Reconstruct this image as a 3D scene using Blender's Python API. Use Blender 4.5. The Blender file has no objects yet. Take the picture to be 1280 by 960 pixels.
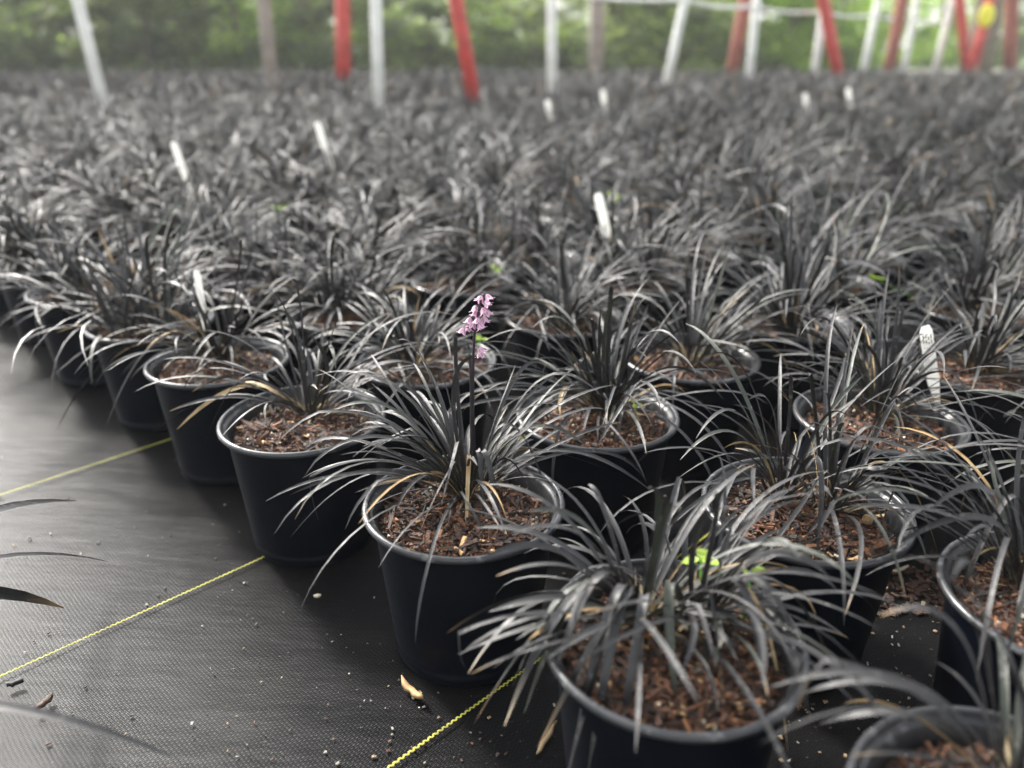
import bpy, bmesh, math, random
from mathutils import Vector, Matrix, Quaternion
R = math.radians
sc = bpy.context.scene
C = sc.collection

# ------------------------------------------------------------------ camera
CAM_H, F_PX, HORIZON = 0.48, 1000.0, 58.0          # in pixels of the 1280x960 photograph
PITCH = math.atan((480 - HORIZON) / F_PX)
cam_d = bpy.data.cameras.new('camera')
cam = bpy.data.objects.new('camera', cam_d); C.objects.link(cam)
cam.location = (0, 0, CAM_H)
cam.rotation_euler = (math.pi / 2 - PITCH, 0, 0)
cam_d.sensor_width = 36.0
cam_d.lens = 36.0 * F_PX / 1280.0
cam_d.clip_start, cam_d.clip_end = 0.02, 600
cam_d.dof.use_dof = True
cam_d.dof.focus_distance = 0.665
cam_d.dof.aperture_fstop = 3.3
sc.camera = cam

# ------------------------------------------------------------------ sky, sun, exposure
SUN_AZ, SUN_EL = -42.0, 37.0                        # azimuth from the view direction (minus = left), elevation
w = bpy.data.worlds.new('World'); sc.world = w; w.use_nodes = True
nt = w.node_tree; nt.nodes.clear()
sky = nt.nodes.new('ShaderNodeTexSky'); sky.sky_type = 'NISHITA'; sky.sun_disc = False
sky.sun_elevation = R(SUN_EL); sky.sun_rotation = R(SUN_AZ)
sky.air_density = 1.0; sky.dust_density = 2.5; sky.ozone_density = 1.0
bg = nt.nodes.new('ShaderNodeBackground'); bg.inputs[1].default_value = 0.15
ow = nt.nodes.new('ShaderNodeOutputWorld')
hs = nt.nodes.new('ShaderNodeHueSaturation'); hs.inputs['Saturation'].default_value = 0.18   # thin bright cloud
nt.links.new(sky.outputs[0], hs.inputs['Color']); nt.links.new(hs.outputs[0], bg.inputs[0]); nt.links.new(bg.outputs[0], ow.inputs[0])
sd = bpy.data.lights.new('sun', 'SUN'); sd.energy = 2.3; sd.angle = R(7); sd.color = (1.0, 0.95, 0.88)
so = bpy.data.objects.new('sun', sd); C.objects.link(so)
az, el = R(SUN_AZ), R(SUN_EL)
to_sun = Vector((math.sin(az) * math.cos(el), math.cos(az) * math.cos(el), math.sin(el)))
so.rotation_euler = to_sun.to_track_quat('Z', 'Y').to_euler()
so.location = to_sun * 20
sc.view_settings.view_transform = 'Standard'; sc.view_settings.look = 'None'
sc.view_settings.gamma = 1.0; sc.view_settings.use_curve_mapping = False
sc.view_settings.exposure = 1.95
sc.render.engine = 'CYCLES'
sc.cycles.use_denoising = True
sc.cycles.max_bounces = 6; sc.cycles.transparent_max_bounces = 4
sc.cycles.use_adaptive_sampling = True; sc.cycles.adaptive_threshold = 0.01

# ------------------------------------------------------------------ pixel -> world helpers
def ray(u, v):
    dx = (u - 640) / F_PX; dy = (480 - v) / F_PX
    return Vector((dx, math.cos(PITCH) + dy * math.sin(PITCH), -math.sin(PITCH) + dy * math.cos(PITCH)))
def at_h(u, v, h):
    d = ray(u, v); return Vector((0, 0, CAM_H)) + d * ((h - CAM_H) / d.z)
def at_y(u, v, y):
    d = ray(u, v); return Vector((0, 0, CAM_H)) + d * (y / d.y)
def pixel(p):
    q = Vector(p) - Vector((0, 0, CAM_H))
    z = q.y * math.cos(PITCH) - q.z * math.sin(PITCH)
    yy = q.y * math.sin(PITCH) + q.z * math.cos(PITCH)
    if z < 0.05: return None
    return 640 + F_PX * q.x / z, 480 - F_PX * yy / z, z

# ------------------------------------------------------------------ object helpers
def tag(o, label=None, cat=None, group=None, kind=None):
    if label: o['label'] = label
    if cat: o['category'] = cat
    if group: o['group'] = group
    if kind: o['kind'] = kind
    return o
def empty(name, loc, rz=0.0):
    o = bpy.data.objects.new(name, None); C.objects.link(o)
    o.location = loc; o.rotation_euler = (0, 0, rz); o.empty_display_size = 0.05
    return o

class MB:
    """collects vertices, faces, a point colour and a uv-like strip coordinate"""
    def __init__(s): s.v = []; s.f = []; s.c = []; s.t = []; s.m = []
    def add(s, verts, faces, cols, strip=None, mat=0):
        b = len(s.v); s.v += [tuple(x) for x in verts]
        s.f += [tuple(i + b for i in f) for f in faces]
        s.m += [mat] * len(faces)
        if isinstance(cols, tuple): cols = [cols] * len(verts)
        s.c += cols
        s.t += strip if strip else [(0.0, 0.0, 0.0)] * len(verts)
    def box(s, c, half, rot, col, mat=0, taper=1.0):
        vs = []
        for x in (-1, 1):
            k = taper if x > 0 else 1.0
            for y in (-1, 1):
                for z in (-1, 1):
                    vs.append(Vector(c) + rot @ Vector((x * half[0], y * half[1] * k, z * half[2] * k)))
        s.add(vs, [(0,1,3,2),(4,6,7,5),(0,4,5,1),(2,3,7,6),(0,2,6,4),(1,5,7,3)], col, mat=mat)
    def tube(s, pts, rads, col, n=8, cap=True, mat=0):
        pts = [Vector(p) for p in pts]; vs = []; fs = []
        prev = None
        for i, p in enumerate(pts):
            t = (pts[min(i + 1, len(pts) - 1)] - pts[max(i - 1, 0)]).normalized()
            ref = prev if prev else (Vector((1, 0, 0)) if abs(t.x) < 0.9 else Vector((0, 1, 0)))
            a = (ref - t * ref.dot(t)).normalized(); b = t.cross(a); prev = a
            r = rads[i] if isinstance(rads, (list, tuple)) else rads
            for k in range(n):
                g = 2 * math.pi * k / n
                vs.append(p + a * (r * math.cos(g)) + b * (r * math.sin(g)))
        for i in range(len(pts) - 1):
            for k in range(n):
                k2 = (k + 1) % n
                fs.append((i * n + k, i * n + k2, (i + 1) * n + k2, (i + 1) * n + k))
        if cap:
            fs.append(tuple(range(n - 1, -1, -1)))
            fs.append(tuple((len(pts) - 1) * n + k for k in range(n)))
        s.add(vs, fs, col, mat=mat)
    def mesh(s, name, mats, smooth=True):
        me = bpy.data.meshes.new(name)
        me.from_pydata(s.v, [], s.f)
        a = me.attributes.new('tint', 'FLOAT_COLOR', 'POINT')
        flat = []
        for c in s.c: flat += [c[0], c[1], c[2], 1.0]
        a.data.foreach_set('color', flat)
        b = me.attributes.new('strip', 'FLOAT_VECTOR', 'POINT')
        flat = []
        for t in s.t: flat += list(t)
        b.data.foreach_set('vector', flat)
        for m in (mats if isinstance(mats, (list, tuple)) else [mats]): me.materials.append(m)
        me.polygons.foreach_set('material_index', s.m)
        me.polygons.foreach_set('use_smooth', [smooth] * len(s.f))
        me.update()
        return me
def obj(name, me, parent=None, loc=None):
    o = bpy.data.objects.new(name, me); C.objects.link(o)
    if parent: o.parent = parent
    if loc is not None: o.location = loc
    return o

# ------------------------------------------------------------------ materials
def new_mat(name):
    m = bpy.data.materials.new(name); m.use_nodes = True
    t = m.node_tree; t.nodes.clear()
    out = t.nodes.new('ShaderNodeOutputMaterial'); p = t.nodes.new('ShaderNodeBsdfPrincipled')
    t.links.new(p.outputs[0], out.inputs[0])
    return m, t, p, out
def N(t, kind, **kw):
    n = t.nodes.new(kind)
    for k, v in kw.items():
        if k.startswith('i_'):
            key = k[2:]; key = int(key) if key.isdigit() else key
            n.inputs[key].default_value = v
        else: setattr(n, k, v)
    return n
def math_n(t, op, a, b=None, c=None):
    n = t.nodes.new('ShaderNodeMath'); n.operation = op
    for i, x in enumerate((a, b, c)):
        if x is None: continue
        if isinstance(x, (int, float)): n.inputs[i].default_value = x
        else: t.links.new(x, n.inputs[i])
    return n.outputs[0]
def mixc(t, fac, a, b, blend='MIX'):
    n = t.nodes.new('ShaderNodeMix'); n.data_type = 'RGBA'; n.blend_type = blend
    for sock, x in ((n.inputs[0], fac), (n.inputs[6], a), (n.inputs[7], b)):
        if isinstance(x, (int, float)): sock.default_value = x
        elif isinstance(x, tuple): sock.default_value = (*x, 1.0)
        else: t.links.new(x, sock)
    return n.outputs[2]
def maprange(t, x, a, b, c, d):
    n = t.nodes.new('ShaderNodeMapRange')
    t.links.new(x, n.inputs[0])
    for i, q in enumerate((a, b, c, d)): n.inputs[i + 1].default_value = q
    return n.outputs[0]

def leaf_material():
    m, t, p, out = new_mat('black_leaf')
    col = N(t, 'ShaderNodeAttribute', attribute_name='tint')
    st = N(t, 'ShaderNodeAttribute', attribute_name='strip')
    mp = N(t, 'ShaderNodeMapping'); mp.inputs['Scale'].default_value = (9, 0.7, 1)
    t.links.new(st.outputs['Vector'], mp.inputs[0])
    veins = N(t, 'ShaderNodeTexNoise', i_Scale=1.0, i_Detail=2.0)
    t.links.new(mp.outputs[0], veins.inputs['Vector'])
    tc = N(t, 'ShaderNodeTexCoord')
    blot = N(t, 'ShaderNodeTexNoise', i_Scale=190.0, i_Detail=3.0)
    t.links.new(tc.outputs['Object'], blot.inputs['Vector'])
    dust_glint = maprange(t, blot.outputs[0], 0.61, 0.69, 0.0, 0.6)
    c1 = mixc(t, maprange(t, veins.outputs[0], 0.3, 0.7, 0.0, 1.0), col.outputs['Color'],
              (0.06, 0.06, 0.06), 'ADD')
    n = N(t, 'ShaderNodeMix', data_type='RGBA', blend_type='MULTIPLY')
    vfac = maprange(t, veins.outputs[0], 0.35, 0.7, 0.55, 1.35)
    vec = N(t, 'ShaderNodeCombineColor')
    for i in range(3): t.links.new(vfac, vec.inputs[i])
    base = mixc(t, 1.0, col.outputs['Color'], vec.outputs[0], 'MULTIPLY')
    base = mixc(t, dust_glint, base, (0.13, 0.128, 0.12))  # pale specks: dust, plus bright glints painted into the leaf colour
    t.links.new(base, p.inputs['Base Color'])
    rough = maprange(t, blot.outputs[0], 0.3, 0.7, 0.40, 0.64)
    t.links.new(rough, p.inputs['Roughness'])
    p.inputs['Specular IOR Level'].default_value = 0.6
    bump = N(t, 'ShaderNodeBump', i_Strength=0.5, i_Distance=0.0008)
    t.links.new(veins.outputs[0], bump.inputs['Height'])
    t.links.new(bump.outputs[0], p.inputs['Normal'])
    return m
def dry_material():
    m, t, p, out = new_mat('dry_leaf')
    col = N(t, 'ShaderNodeAttribute', attribute_name='tint')
    tc = N(t, 'ShaderNodeTexCoord')
    no = N(t, 'ShaderNodeTexNoise', i_Scale=120.0, i_Detail=3.0)
    t.links.new(tc.outputs['Object'], no.inputs['Vector'])
    c = mixc(t, maprange(t, no.outputs[0], 0.45, 0.7, 0.0, 0.7), col.outputs['Color'], (0.16, 0.075, 0.03))
    t.links.new(c, p.inputs['Base Color']); p.inputs['Roughness'].default_value = 0.65
    return m
def soil_material():
    m, t, p, out = new_mat('bark_mulch')
    col = N(t, 'ShaderNodeAttribute', attribute_name='tint')
    tc = N(t, 'ShaderNodeTexCoord')
    no = N(t, 'ShaderNodeTexNoise', i_Scale=420.0, i_Detail=4.0, i_Roughness=0.7)
    t.links.new(tc.outputs['Object'], no.inputs['Vector'])
    f = maprange(t, no.outputs[0], 0.3, 0.7, 0.45, 1.5)
    vec = N(t, 'ShaderNodeCombineColor')
    for i in range(3): t.links.new(f, vec.inputs[i])
    c = mixc(t, 1.0, col.outputs['Color'], vec.outputs[0], 'MULTIPLY')
    t.links.new(c, p.inputs['Base Color']); p.inputs['Roughness'].default_value = 0.62
    bump = N(t, 'ShaderNodeBump', i_Strength=0.8, i_Distance=0.002)
    t.links.new(no.outputs[0], bump.inputs['Height']); t.links.new(bump.outputs[0], p.inputs['Normal'])
    return m
def pot_material(name, base, rough0, rough1, scuff):
    m, t, p, out = new_mat(name)
    tc = N(t, 'ShaderNodeTexCoord')
    info = N(t, 'ShaderNodeObjectInfo')
    addv = N(t, 'ShaderNodeVectorMath', operation='ADD')
    t.links.new(tc.outputs['Object'], addv.inputs[0]); t.links.new(info.outputs['Location'], addv.inputs[1])
    n1 = N(t, 'ShaderNodeTexNoise', i_Scale=70.0, i_Detail=5.0, i_Roughness=0.65)
    n2 = N(t, 'ShaderNodeTexNoise', i_Scale=14.0, i_Detail=3.0)
    for n in (n1, n2): t.links.new(addv.outputs[0], n.inputs['Vector'])
    sc_f = maprange(t, n1.outputs[0], 0.56, 0.68, 0.0, scuff)
    c = mixc(t, sc_f, base, (0.16, 0.16, 0.16))
    c = mixc(t, maprange(t, n2.outputs[0], 0.5, 0.75, 0.0, 0.03), c, (0.10, 0.085, 0.07))
    t.links.new(c, p.inputs['Base Color'])
    t.links.new(maprange(t, n2.outputs[0], 0.3, 0.7, rough0, rough1), p.inputs['Roughness'])
    bump = N(t, 'ShaderNodeBump', i_Strength=0.25, i_Distance=0.0012)
    t.links.new(n1.outputs[0], bump.inputs['Height']); t.links.new(bump.outputs[0], p.inputs['Normal'])
    return m
def fabric_material():
    m, t, p, out = new_mat('woven_weed_fabric')
    tc = N(t, 'ShaderNodeTexCoord')
    mp = N(t, 'ShaderNodeMapping'); mp.inputs['Rotation'].default_value = (0, 0, R(45))
    t.links.new(tc.outputs['Object'], mp.inputs[0])
    wob = N(t, 'ShaderNodeTexNoise', i_Scale=14.0, i_Detail=2.0)
    t.links.new(mp.outputs[0], wob.inputs['Vector'])
    off = N(t, 'ShaderNodeVectorMath', operation='SCALE'); off.inputs[3].default_value = 0.006
    sub = N(t, 'ShaderNodeVectorMath', operation='SUBTRACT'); sub.inputs[1].default_value = (0.5, 0.5, 0.5)
    t.links.new(wob.outputs['Color'], sub.inputs[0]); t.links.new(sub.outputs[0], off.inputs[0])
    ad = N(t, 'ShaderNodeVectorMath', operation='ADD')
    t.links.new(mp.outputs[0], ad.inputs[0]); t.links.new(off.outputs[0], ad.inputs[1])
    sep = N(t, 'ShaderNodeSeparateXYZ'); t.links.new(ad.outputs[0], sep.inputs[0])
    pa, pb = 0.0018, 0.0030                          # thread pitch of warp and weft
    a = math_n(t, 'MULTIPLY', sep.outputs[0], math.pi / pa)
    b = math_n(t, 'MULTIPLY', sep.outputs[1], math.pi / pb)
    sa = math_n(t, 'SINE', a); sb = math_n(t, 'SINE', b)
    warp = math_n(t, 'ABSOLUTE', sa); weft = math_n(t, 'ABSOLUTE', sb)
    over = math_n(t, 'GREATER_THAN', math_n(t, 'MULTIPLY', sa, sb), 0.0)
    hgt = math_n(t, 'ADD', math_n(t, 'MULTIPLY', warp, math_n(t, 'ADD', 0.65, math_n(t, 'MULTIPLY', over, 0.35))),
                 math_n(t, 'MULTIPLY', weft, math_n(t, 'SUBTRACT', 0.26, math_n(t, 'MULTIPLY', over, 0.2))))
    big = N(t, 'ShaderNodeTexNoise', i_Scale=5.0, i_Detail=4.0, i_Roughness=0.6)
    t.links.new(tc.outputs['Object'], big.inputs['Vector'])
    mid = N(t, 'ShaderNodeTexNoise', i_Scale=26.0, i_Detail=3.0)
    mp2 = N(t, 'ShaderNodeMapping'); mp2.inputs['Rotation'].default_value = (0, 0, R(45)); mp2.inputs['Scale'].default_value = (0.5, 2.2, 1)
    t.links.new(tc.outputs['Object'], mp2.inputs[0]); t.links.new(mp2.outputs[0], mid.inputs['Vector'])
    spk = N(t, 'ShaderNodeTexNoise', i_Scale=380.0, i_Detail=2.0)
    t.links.new(tc.outputs['Object'], spk.inputs['Vector'])
    base = mixc(t, maprange(t, hgt, 0.2, 1.2, 0.0, 1.0), (0.0008, 0.0008, 0.001), (0.008, 0.008, 0.009))
    base = mixc(t, maprange(t, big.outputs[0], 0.5, 0.8, 0.0, 0.30), base, (0.035, 0.032, 0.029))
    base = mixc(t, maprange(t, spk.outputs[0], 0.70, 0.78, 0.0, 0.8), base, (0.22, 0.2, 0.17))  # tiny sparkles of light between threads, painted in as pale specks
    t.links.new(base, p.inputs['Base Color'])
    t.links.new(maprange(t, big.outputs[0], 0.3, 0.7, 0.30, 0.42), p.inputs['Roughness'])
    p.inputs['Specular IOR Level'].default_value = 0.15
    b1 = N(t, 'ShaderNodeBump', i_Strength=0.6, i_Distance=0.0006); t.links.new(hgt, b1.inputs['Height'])
    b2 = N(t, 'ShaderNodeBump', i_Strength=0.12, i_Distance=0.010); t.links.new(mid.outputs[0], b2.inputs['Height'])
    t.links.new(b2.outputs[0], b1.inputs['Normal']); t.links.new(b1.outputs[0], p.inputs['Normal'])
    return m
def plain(name, col, rough, var=0.3, scale=40.0, dark=None, bump=0.2):
    m, t, p, out = new_mat(name)
    tc = N(t, 'ShaderNodeTexCoord')
    n = N(t, 'ShaderNodeTexNoise', i_Scale=scale, i_Detail=4.0); t.links.new(tc.outputs['Object'], n.inputs['Vector'])
    d = dark if dark else tuple(x * (1 - var) for x in col)
    c = mixc(t, maprange(t, n.outputs[0], 0.35, 0.68, 0.0, 1.0), col, d)
    t.links.new(c, p.inputs['Base Color']); p.inputs['Roughness'].default_value = rough
    if bump:
        b = N(t, 'ShaderNodeBump', i_Strength=bump, i_Distance=0.002); t.links.new(n.outputs[0], b.inputs['Height'])
        t.links.new(b.outputs[0], p.inputs['Normal'])
    return m
def tinted(name, rough, translucent=0.0, spec=0.5):
    m, t, p, out = new_mat(name)
    col = N(t, 'ShaderNodeAttribute', attribute_name='tint')
    t.links.new(col.outputs['Color'], p.inputs['Base Color']); p.inputs['Roughness'].default_value = rough
    p.inputs['Specular IOR Level'].default_value = spec
    if translucent:
        tr = N(t, 'ShaderNodeBsdfTranslucent'); mx = N(t, 'ShaderNodeMixShader'); mx.inputs[0].default_value = translucent
        c2 = mixc(t, 1.0, col.outputs['Color'], (1.4, 1.5, 0.8) if 'leaf' in name else (1, 1, 1), 'MULTIPLY')
        t.links.new(c2, tr.inputs[0])
        t.links.new(p.outputs[0], mx.inputs[1]); t.links.new(tr.outputs[0], mx.inputs[2]); t.links.new(mx.outputs[0], out.inputs[0])
    return m

M_LEAF = leaf_material(); M_DRY = dry_material(); M_SOIL = soil_material()
M_POT = pot_material('black_pot_plastic', (0.0006, 0.0016, 0.0048), 0.42, 0.58, 0.02)
M_POT.node_tree.nodes['Principled BSDF'].inputs['Specular IOR Level'].default_value = 0.13
M_RIM = pot_material('scuffed_sheen_rim', (0.030, 0.031, 0.034), 0.22, 0.40, 0.8)  # scuffed plastic, with sun sheen painted in as paler base and streaks
M_FABRIC = fabric_material()
M_YELLOW = plain('yellow_thread', (0.46, 0.44, 0.06), 0.7, 0.5, 60)
M_TAG = tinted('white_tag_plastic', 0.4, 0.5)
M_INK = plain('tag_print', (0.05, 0.05, 0.055), 0.6, 0.2, 300)
M_SEED = tinted('seedling_leaf', 0.45, 0.45)
M_PETAL = tinted('pink_petal', 0.5, 0.35)
M_STALK = tinted('flower_stalk', 0.45)
M_TREE = tinted('tree_leaf', 0.5, 0.6)
M_BARK = plain('tree_bark', (0.20, 0.15, 0.11), 0.85, 0.5, 14)
M_WHITE = plain('weathered_white_post', (0.80, 0.80, 0.75), 0.55, 0.25, 9)
M_RED = plain('red_painted_steel', (0.50, 0.045, 0.035), 0.5, 0.3, 12)
M_RUST = plain('rusty_red_steel', (0.30, 0.085, 0.055), 0.7, 0.4, 12)
M_WOOD = plain('grey_wood', (0.30, 0.25, 0.21), 0.85, 0.4, 10)
M_YMARK = plain('yellow_plastic', (0.75, 0.68, 0.02), 0.45, 0.1, 20)
M_GROUND = plain('lawn_and_soil', (0.09, 0.15, 0.035), 0.9, 0.4, 1.2, (0.12, 0.16, 0.05))
M_PATH = plain('pale_gravel', (0.48, 0.44, 0.38), 0.9, 0.25, 30)

# ------------------------------------------------------------------ setting: ground, fabric, path
def sheet(name, x0, x1, y0, y1, z, nx, ny, m, amp=0.0):
    bm = bmesh.new()
    vs = [[bm.verts.new((x0 + (x1 - x0) * i / nx, y0 + (y1 - y0) * j / ny, z)) for i in range(nx + 1)] for j in range(ny + 1)]
    for j in range(ny):
        for i in range(nx): bm.faces.new((vs[j][i], vs[j][i + 1], vs[j + 1][i + 1], vs[j + 1][i]))
    if amp:
        from mathutils import noise
        for v in bm.verts:
            v.co.z += amp * (noise.noise(Vector((v.co.x * 5, v.co.y * 5, 0.3))) + 0.5 * noise.noise(Vector((v.co.x * 14, v.co.y * 14, 2.3))))
    me = bpy.data.meshes.new(name); bm.to_mesh(me); bm.free(); me.materials.append(m)
    for f in me.polygons: f.use_smooth = True
    o = bpy.data.objects.new(name, me); C.objects.link(o); tag(o, kind='structure'); return o
sheet('ground', -110, 110, -90, 140, -0.02, 4, 4, M_GROUND)
fabric = sheet('ground_fabric', -9, 11, -1.2, 13.2, 0.0, 160, 120, M_FABRIC)
near = fabric.data
from mathutils import noise as mnoise
for v in near.vertices:
    v.co.z += 0.002 * mnoise.noise(Vector((v.co.x * 4, v.co.y * 4, 0.3)))
sheet('path', 3.5, 40, 17.0, 20.0, -0.012, 2, 2, M_PATH)

# yellow marker stitching: parallel lines, a foot apart
dl = Vector((1, 1, 0)).normalized(); nl = Vector((-1, 1, 0)).normalized()
for k, n in enumerate((0.052, 0.361, 0.659, 0.985)):
    mb = MB(); step = 0.0023; random.seed(40 + k)
    a0, a1 = -0.75, 1.3
    cnt = int((a1 - a0) / step); pts = []
    for i in range(cnt):
        q = a0 + i * step
        pts.append(nl * (n + (0.0011 if i % 2 else -0.0011) + 0.0012 * math.sin(q * 9 + k)) + dl * q)
    for i in range(cnt - 1):
        p, q = pts[i], pts[i + 1]; s = (q - p).cross(Vector((0, 0, 1))).normalized() * 0.0007
        zz = Vector((0, 0, 0.0034)); z2 = Vector((0, 0, 0.0042))
        mb.add([p - s + zz, p + s + zz, q + s + zz, q - s + zz, (p + q) / 2 + z2], [(0, 1, 4), (1, 2, 4), (2, 3, 4), (3, 0, 4)], (1, 1, 1))
    o = obj('marker_stitching', mb.mesh('marker_stitching', M_YELLOW), fabric)

# ------------------------------------------------------------------ pot, soil, leaves
POT_H, RIM_R = 0.140, 0.0825
def lathe(profile, n, lobes=None):
    vs, fs = [], []
    for r, z in profile:
        for k in range(n):
            g = 2 * math.pi * k / n
            vs.append((r * math.cos(g), r * math.sin(g), z))
    for i in range(len(profile) - 1):
        for k in range(n):
            k2 = (k + 1) % n
            fs.append((i * n + k, i * n + k2, (i + 1) * n + k2, (i + 1) * n + k))
    return vs, fs
WALL = [(0.030, 0.004), (0.054, 0.003), (0.0595, 0.000), (0.0618, 0.002), (0.0624, 0.008), (0.0630, 0.0115), (0.0622, 0.0125), (0.0630, 0.016),
        (0.0662, 0.050), (0.0695, 0.084), (0.0723, 0.1155), (0.0731, 0.1245), (0.0733, 0.1262), (0.0745, 0.1330)]
RIMP = [(0.0745, 0.1330), (0.0765, 0.1334), (0.0785, 0.1338), (0.0802, 0.1343), (0.0814, 0.1350), (0.0821, 0.1361), (0.0823, 0.1372), (0.0818, 0.1390), (0.0806, 0.1400),
        (0.0790, 0.1402), (0.0778, 0.1394), (0.0772, 0.1378), (0.0768, 0.1360), (0.0745, 0.1350), (0.0728, 0.1330), (0.0712, 0.1240), (0.0690, 0.110)]
mb = MB(); v, f = lathe(WALL, 72); mb.add(v, f, (1, 1, 1)); POT_ME = mb.mesh('pot', M_POT)
mb = MB(); v, f = lathe(RIMP, 72); mb.add(v, f, (1, 1, 1)); RIM_ME = mb.mesh('rim', M_RIM)
mb = MB(); v, f = lathe(WALL, 32); mb.add(v, f, (1, 1, 1)); v, f = lathe(RIMP[::2], 32); mb.add(v, f, (1, 1, 1), mat=1)
POT_FAR = mb.mesh('pot', [M_POT, M_RIM])
SOIL_Z = 0.124
BARK = [(0.030, 0.013, 0.007), (0.080, 0.034, 0.016), (0.14, 0.060, 0.027), (0.014, 0.009, 0.006), (0.24, 0.105, 0.042), (0.105, 0.043, 0.018), (0.052, 0.021, 0.010), (0.42, 0.26, 0.12)]
def soil_mesh(seed, chips, rad=0.0706, big=1.0):
    rnd = random.Random(seed); mb = MB()
    rings, n = 9, 40; vs = [(0, 0, SOIL_Z)]; fs = []
    for i in range(1, rings + 1):
        r = rad * i / rings
        for k in range(n):
            g = 2 * math.pi * k / n
            z = SOIL_Z + 0.004 * mnoise.noise(Vector((r * math.cos(g) * 55, r * math.sin(g) * 55, seed * 3.1))) - 0.004 * (r / rad) ** 4
            vs.append((r * math.cos(g), r * math.sin(g), z))
    for k in range(n): fs.append((0, 1 + k, 1 + (k + 1) % n))
    for i in range(rings - 1):
        for k in range(n):
            k2 = (k + 1) % n
            fs.append((1 + i * n + k, 1 + (i + 1) * n + k, 1 + (i + 1) * n + k2, 1 + i * n + k2))
    mb.add(vs, fs, (0.024, 0.012, 0.007))
    for _ in range(chips):
        r = rad * 0.95 * math.sqrt(rnd.random()); g = rnd.uniform(0, 2 * math.pi)
        L = min(0.013, rnd.lognormvariate(math.log(0.0025), 0.66)) * big; wd = min(0.0018 * big, L * rnd.uniform(0.10, 0.42)); th = wd * rnd.uniform(0.25, 0.6)
        if r + L > rad: r = rad - L
        rot = Matrix.Rotation(rnd.uniform(0, 6.3), 3, 'Z') @ Matrix.Rotation(rnd.gauss(0, 0.32), 3, 'Y') @ Matrix.Rotation(rnd.gauss(0, 0.5), 3, 'X')
        c = rnd.choices(BARK, (6, 5, 2.6, 8, 1.6, 4.5, 7, 0.9))[0]; k = rnd.uniform(0.8, 1.6)
        if rnd.random() < 0.012: c = (0.5, 0.46, 0.36); L = rnd.uniform(.0006, .0013); wd = L; th = L
        z = SOIL_Z + 0.004 * mnoise.noise(Vector((r * math.cos(g) * 55, r * math.sin(g) * 55, seed * 3.1))) - 0.004 * (r / rad) ** 4
        mb.box((r * math.cos(g), r * math.sin(g), z + th + rnd.uniform(0, 0.0035)), (L, wd, th), rot, tuple(x * k for x in c), taper=rnd.uniform(0.1, 0.9))
    return mb.mesh('soil', M_SOIL, smooth=False)
SOIL_NEAR = [soil_mesh(s, 4200) for s in range(5)]
SOIL_FAR = [soil_mesh(20 + s, 260, big=1.5) for s in range(3)]

DARK = (0.0135, 0.0130, 0.0135)
def add_blade(mb, pts, width, col0, col1, col2, twist=0.0, seg_v=0.22):
    """pts: centre line; colours at base, body and tip; V-shaped cross-section"""
    n = len(pts); vs, cs, st, fs = [], [], [], []
    dirs = []
    for i in range(n): dirs.append((pts[min(i + 1, n - 1)] - pts[max(i - 1, 0)]).normalized())
    h = pts[-1] - pts[0]; h.z = 0
    if h.length < 1e-4: h = Vector((1, 0, 0))
    h.normalize(); side0 = Vector((-h.y, h.x, 0))
    off = random.random() * 50
    for i, p in enumerate(pts):
        s = i / (n - 1); t = dirs[i]
        side = (side0 - t * side0.dot(t)).normalized()
        side = Quaternion(t, twist * s) @ side
        up = t.cross(side)
        if up.z < 0 and abs(twist) < 0.01: up = -up
        wv = width * (0.55 + 0.45 * min(1, s * 4)) * (1 - max(0, (s - 0.72) / 0.28) ** 2.2 * 0.93)
        hw = wv * 0.5
        vs += [p - side * hw, p - up * (hw * seg_v * 2), p + side * hw]
        if s < 0.16: k = s / 0.16; c = tuple(a * (1 - k) + b * k for a, b in zip(col0, col1))
        elif s > 0.9: k = (s - 0.9) / 0.1; c = tuple(a * (1 - k) + b * k for a, b in zip(col1, col2))
        else: c = col1
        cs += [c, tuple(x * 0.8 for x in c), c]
        st += [(0 + off, s * 12, 0), (0.5 + off, s * 12, 0), (1 + off, s * 12, 0)]
    for i in range(n - 1):
        a = i * 3; fs += [(a, a + 1, a + 4, a + 3), (a + 1, a + 2, a + 5, a + 4)]
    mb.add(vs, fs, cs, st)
def arc(p0, azi, e0, L, bend, n, sway=0.0, power=1.35, kink=None):
    pts = [Vector(p0)]; p = Vector(p0)
    for i in range(n):
        s = (i + 0.5) / n
        e = e0 - bend * s ** power; a = azi + sway * s
        if kink and s > kink[0]: e -= kink[1]; a += kink[2]
        p = p + Vector((math.cos(a) * math.cos(e), math.sin(a) * math.cos(e), math.sin(e))) * (L / n)
        pts.append(p.copy())
    return pts
def clears(pts):
    for p in pts:
        r = math.hypot(p.x, p.y)
        if 0.066 < r < 0.094 and p.z < POT_H + 0.004: return False
        if r < 0.066 and p.z < SOIL_Z - 0.003: return False
        if r >= 0.094 and p.z < 0.012: return False
        if 0.05 <= r < 0.0835 and p.z < SOIL_Z + 0.003: return False
    return True
def bez(p0, p2, lift, n, lean=0.42):
    d = p2 - p0
    k = random.gauss(0, 0.16) * d.length
    p1 = Vector((-d.y, d.x, 0)).normalized() * k + p0 + Vector((d.x * lean, d.y * lean, 0)) + Vector((0, 0, max(0, d.z) * 0.9 + lift))
    return [p0 * (1 - s) ** 2 + p1 * 2 * s * (1 - s) + p2 * s * s for s in [i / n for i in range(n + 1)]]
def body_col(r):
    k = r.uniform(0.7, 1.9)
    c = tuple(x * k for x in DARK)
    if r.random() < 0.14: c = (0.020 * k, 0.024 * k, 0.016 * k)      # greener young blades
    return c
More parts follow.
